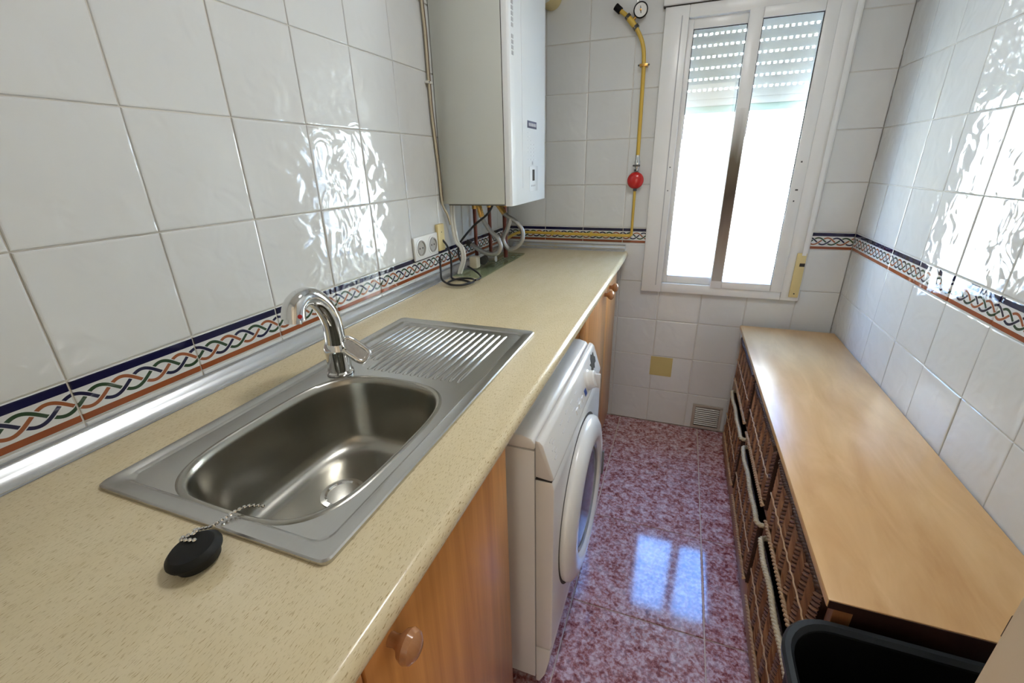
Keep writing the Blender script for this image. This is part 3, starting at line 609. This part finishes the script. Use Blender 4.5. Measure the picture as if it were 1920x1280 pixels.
G('gauge_stem', MB().tube([(0.588, gy, 1.909), (0.608, gy, 1.930)], 0.006, 10), 'brass')
gn = Vector((0.10, -1, -0.12)).normalized(); gc = Vector((0.622, gy-0.004, 1.946))
gg = G('gauge', MB().lathe([(0.026, -0.012), (0.029, -0.008), (0.029, 0.006), (0.0255, 0.008), (0.0245, 0.004)], gc, gn, 32, True, False), 'black_plastic')
G('dial', MB().lathe([(0.0248, 0.004), (0, 0.0041)], gc, gn, 32, False, False), 'socket_plastic', gg); G('needle', MB().tube([gc+gn*0.0055+Vector((0.002, 0, -0.012)), gc+gn*0.0055+Vector((-0.002, 0, 0.014))], 0.0014, 6), 'seam_dark', gg)
G('needle_hub', MB().lathe([(0.004, 0.0042), (0.004, 0.0065), (0, 0.007)], gc, gn, 12, False), 'brass', gg)
G('bracket', MB().box((0.634, gy-0.012, 1.742), (0.668, L-0.001, 1.752), 0.001), 'brass')
for x in (0.630, 0.672): G('bracket_screw', MB().lathe([(0.004, 0), (0.003, 0.003)], (x, gy-0.006, 1.747), (0, -1, 0), 8), 'dark_metal')
vl = G('valve', MB().lathe([(0.0095, 0), (0.0095, 0.010), (0.013, 0.016), (0.013, 0.040), (0.0095, 0.046), (0.0095, 0.066)], (0.655, gy, 1.326), (0, 0, 1), 16), 'chrome')
G('valve_tap', MB().box((0.640, gy-0.022, 1.344), (0.670, gy-0.012, 1.352), 0.002).lathe([(0.004, 0), (0.004, 0.006)], (0.637, gy-0.017, 1.348), (1, 0, 0), 8), 'dark_metal', vl)
rg = G('regulator', MB().lathe([(0.020, -0.010), (0.036, -0.008), (0.0375, 0.0), (0.035, 0.008), (0.024, 0.016), (0.010, 0.019), (0, 0.0195)], (0.652, gy, 1.283), (0, -1, 0), 32), 'red_paint')
G('regulator_nut', MB().tube([(0.652, gy, 1.322), (0.652, gy, 1.332)], 0.010, 6).tube([(0.653, gy, 1.250), (0.653, gy, 1.236)], 0.009, 6), 'dark_metal', rg)
G('lower_pipe', MB().tube([(0.653, gy, 1.245), (0.653, gy, 1.036)], 0.0062, 12), 'gas_yellow')
G('horizontal_pipe', MB().tube(smooth([(0.653, gy, 1.040), (0.645, gy, 1.031), (0.62, gy, 1.029), (0.40, gy, 1.030), (0.20, gy, 1.031), (0.11, gy, 1.032), (0.07, gy-0.02, 1.030), (0.05, gy-0.08, 1.020), (0.06, gy-0.20, 1.010)], 6), 0.0075, 12), 'gas_yellow')
for x in (0.25, 0.45): G('pipe_clip', MB().box((x, gy-0.010, 1.020), (x+0.008, L-0.001, 1.042), 0.001), 'gas_yellow')

# unseen ceiling lamp above the frame, added to brighten level surfaces
cl = empty('ceiling_fill_lamp', (0.95, 0.72, HC), 'added round white fill lamp over the middle of the room', 'lamp')
MB().lathe([(0.17, 0), (0.17, -0.02), (0.155, -0.03)], (0, 0, 0), (0, 0, 1), 32, True, False).build('base', 'window_white', cl)
MB().lathe([(0.155, -0.028), (0.135, -0.032), (0.0, -0.034)], (0, 0, 0), (0, 0, 1), 32, False, False).build('diffuser', 'socket_plastic', cl)
ll = light('fill_lamp_light', 'AREA', (0, 0, -0.045), (0, 0, 0), 8.2, (0.98, 0.98, 0.98), 0.28, 0.28); ll.data.shape = 'DISK'; ll.parent = cl

# yellow patch + vent on the far wall
pt = MB().box((0.801, L-0.0015, 0.288), (0.912, L-0.0004, 0.397)).build('masking_tape_patch', 'tape_yellow'); tag(pt, 'square of yellowed tape on the tiles below the window', 'tape')
vg = empty('vent_grille', (1.115, L, 0.012), 'small metal vent grille low on the far wall', 'vent')
MB().box((-0.074, -0.010, 0), (0.074, -0.001, 0.012), 0.001).box((-0.074, -0.010, 0.126), (0.074, -0.001, 0.138), 0.001).box((-0.074, -0.010, 0.012), (-0.060, -0.001, 0.126), 0.001).box((0.060, -0.010, 0.012), (0.074, -0.001, 0.126), 0.001).build('frame', 'vent_frame', vg)
MB().box((-0.060, -0.003, 0.012), (0.060, -0.001, 0.126)).build('back_plate', 'vent_steel', vg)
m = MB(); m.prism([(-0.008, 0), (-0.003, 0.006), (-0.003, 0.0075), (-0.0085, 0.0015)], -0.058, 0.058, 'x'); sm = m.mesh('louvre', 'vent_steel')
for i in range(9): obj_of(sm, 'louvre', vg, Matrix.Translation((0, 0, 0.016+0.012*i)))

# ------------------------------------------------------------------ chest with wicker baskets
CX0, CX1, CY0, CY1, CZ = 1.190, W-0.003, 0.480, 1.985, 0.634
cs = empty('storage_chest', ((CX0+CX1)/2, (CY0+CY1)/2, 0), 'long low wooden chest along the right wall holding wicker baskets', 'chest')
CO = Vector((-(CX0+CX1)/2, -(CY0+CY1)/2, 0))
def CH(name, mb, mat, parent=None):
    bmesh.ops.translate(mb.bm, vec=CO, verts=mb.bm.verts); return mb.build(name, mat, parent or cs)
CH('top', MB().box((CX0, CY0, CZ-0.020), (CX1, CY1, CZ), 0.003), 'chest_wood')
CH('end_shade_band', MB().box((CX0+0.002, CY0-0.0012, CZ-0.0195), (CX1, CY0+0.0004, CZ-0.0025)), 'dark_wood')  # dark band paints the shade on the top's near edge
FXX = 1.204
cols = [(0.505, 0.950), (0.978, 1.423), (1.451, 1.896)]
for y0, y1, mt in ((0.487, 0.505, 'dark_wood'), (1.896, 1.980, 'chest_frame_wood')): CH('side_panel', MB().box((FXX+0.02, y0, 0.0005), (CX1, y1, CZ-0.0205)), mt)  # near panel coloured dark to paint the shade on that end
for y0, y1 in ((0.484, 0.506), (0.950, 0.978), (1.423, 1.451), (1.896, 1.982)): CH('post', MB().box((FXX, y0, 0.095), (FXX+0.03, y1, CZ-0.0205), 0.002), 'chest_frame_wood')
CH('middle_rail', MB().box((FXX, CY0+0.005, 0.372), (FXX+0.03, CY1-0.005, 0.392), 0.002), 'chest_frame_wood'); CH('shelf', MB().box((FXX+0.03, 0.505, 0.374), (CX1-0.012, 1.896, 0.390)), 'chest_frame_wood')
CH('plinth', MB().box((FXX-0.006, CY0+0.005, 0.0005), (FXX+0.03, CY1-0.005, 0.092), 0.003), 'plinth_wood'); CH('bottom_board', MB().box((FXX+0.03, 0.505, 0.075), (CX1-0.012, 1.896, 0.093)), 'dark_wood')
CH('back_board', MB().box((CX1-0.010, 0.505, 0.0005), (CX1, 1.896, CZ-0.0205)), 'dark_wood')
def basket_meshes(w, h, d, gap):
    m_ = MB(); t = 0.006
    m_.box((0, -w/2, 0), (t, w/2, h)).box((d-t, -w/2, 0), (d, w/2, h)).box((t, -w/2, 0), (d-t, -w/2+t, h)).box((t, w/2-t, 0), (d-t, w/2, h)).box((t, -w/2+t, 0), (d-t, w/2-t, t))
    body = m_.mesh('basket_body', 'wicker_dark')
    wv = MB(); ncol = 12; cw = w/ncol; sp = 0.0125; b_ = wv.bm
    for c in range(ncol):
        yc = -w/2+cw*(c+0.5); s = 1 if c % 2 else -1
        z = -cw*0.4
        while z < h:
            # slanted strand, half round section
            y0, y1 = yc-cw*0.56, yc+cw*0.56; z0, z1 = (z, z+cw*0.9) if s > 0 else (z+cw*0.9, z); z0 += random.uniform(-.001, .001)
            q0, q1 = z0, z1
            if max(q0, q1) < h-0.004 and min(q0, q1) > 0.006:
                th_ = 0.0050; a = [(-0.0005, y0, q0-th_), (-0.0035, y0, q0), (-0.0005, y0, q0+th_)]; mm = [(-0.002, yc, (q0+q1)/2-th_), (-0.0062, yc, (q0+q1)/2), (-0.002, yc, (q0+q1)/2+th_)]; e = [(-0.0005, y1, q1-th_), (-0.0035, y1, q1), (-0.0005, y1, q1+th_)]
                wv.loft([a, mm, e], False, False, closed=False)
            z += sp
    weave = wv.mesh('weave', 'wicker', 60)
    r_ = 0.0065
    loop = resample(rrect(-0.004, d-0.004, -w/2+0.002, w/2-0.002, 0.015, h), 0.006, True); loop = [q+Vector((0.0012*math.sin(q.y*37), 0, 0.0028*math.sin(q.y*31+1)-0.001)) for q in loop]
    rim = rope(MB(), loop, r_*0.62, r_*0.72, 0.030, 6, True, 3).mesh('rim', 'wicker_pale', 70)
    foot = rope(MB(), [(-0.005, -w/2+0.004+i*0.006, 0.010) for i in range(int((w-0.008)/0.006))], 0.0035, 0.004, 0.024, 6, False, 2).mesh('foot_braid', 'wicker_cord', 70)
    cord = MB().tube([(-0.0095+0.0012*math.sin(i*1.7), -w/2+0.004+i*0.010, h*0.52+0.0018*math.sin(i*2.1)) for i in range(int((w-0.008)/0.010)+1)], 0.0022, 6).mesh('cord', 'wicker_cord', 70)
    return body, weave, rim, foot, cord
bt = basket_meshes(0.425, 0.212, 0.33, 0); bb = basket_meshes(0.425, 0.236, 0.33, 0)
trim_rim = bt[2].copy(); trim_rim.materials[0] = M['wicker_dark']
where = ['nearest the black bin', 'in the middle column', 'nearest the far wall']
for i, (y0, y1) in enumerate(cols):
    for row, (ms, z) in enumerate(((bt, 0.394), (bb, 0.096))):
        b_ = empty('wicker_basket', (1.197-(0.004 if row else 0), (y0+y1)/2, z), '%s row brown woven wicker basket in the chest, %s' % (('upper', 'lower')[row], where[i]), 'basket', 'wicker baskets in the chest')
        for me_, n_ in zip(ms if row else ms[:2]+(trim_rim,)+ms[3:], ('body', 'weave', 'braided_rim', 'foot_braid', 'cord')):
            q = obj_of(me_, n_, b_)
            if n_ == 'weave': q['kind'] = 'stuff'

# ------------------------------------------------------------------ black bin
bn = empty('black_bin', (1.310, 0.315, 0), 'black open plastic bin in front of the chest end', 'bin')
def rr(q, z): return [(x-1.310, y-0.315, z) for x, y, z in rrect(1.110+q, 1.510-q, 0.160+q, 0.470-q, max(0.03, 0.085-q*0.6), z, 8)]
MB().loft([rr(0.045, 0.0005), rr(0.040, 0.02), rr(0.012, 0.585), rr(0.018, 0.585), rr(0.046, 0.03)], True, True).build('tub', 'black_plastic', bn)
MB().loft([rr(0.012, 0.578), rr(0.001, 0.580), rr(0.0, 0.592), rr(0.004, 0.598), rr(0.012, 0.598), rr(0.018, 0.590), rr(0.018, 0.580)], False, False).build('rim', 'rim_plastic', bn)

# ------------------------------------------------------------------ open door leaf by the camera
e0, e1 = Vector((1.150, 0.130, 0)), Vector((1.532, -0.575, 0)); dv = (e1-e0).normalized(); nv = Vector((-dv.y, dv.x, 0))
dm = MB(); q = 0.036
if nv.x < 0: nv = -nv
poly = [e0, e1, e1+nv*q, e0+nv*q]
dm.loft([[(p_.x, p_.y, z) for p_ in poly] for z in (0.008, 2.03)])
dl = struct(dm.build('door_1', 'door_paint'), 'cream door leaf standing open at the right edge by the camera', 'door')
lm = MB(); c0 = e0+nv*0.010
lm.loft([[(p_.x, p_.y, z) for p_ in (c0, c0-dv*0.005, c0-dv*0.005+nv*0.012, c0+nv*0.012)] for z in (0.990, 1.014)]); lm.build('latch_bolt', 'dark_metal', dl)
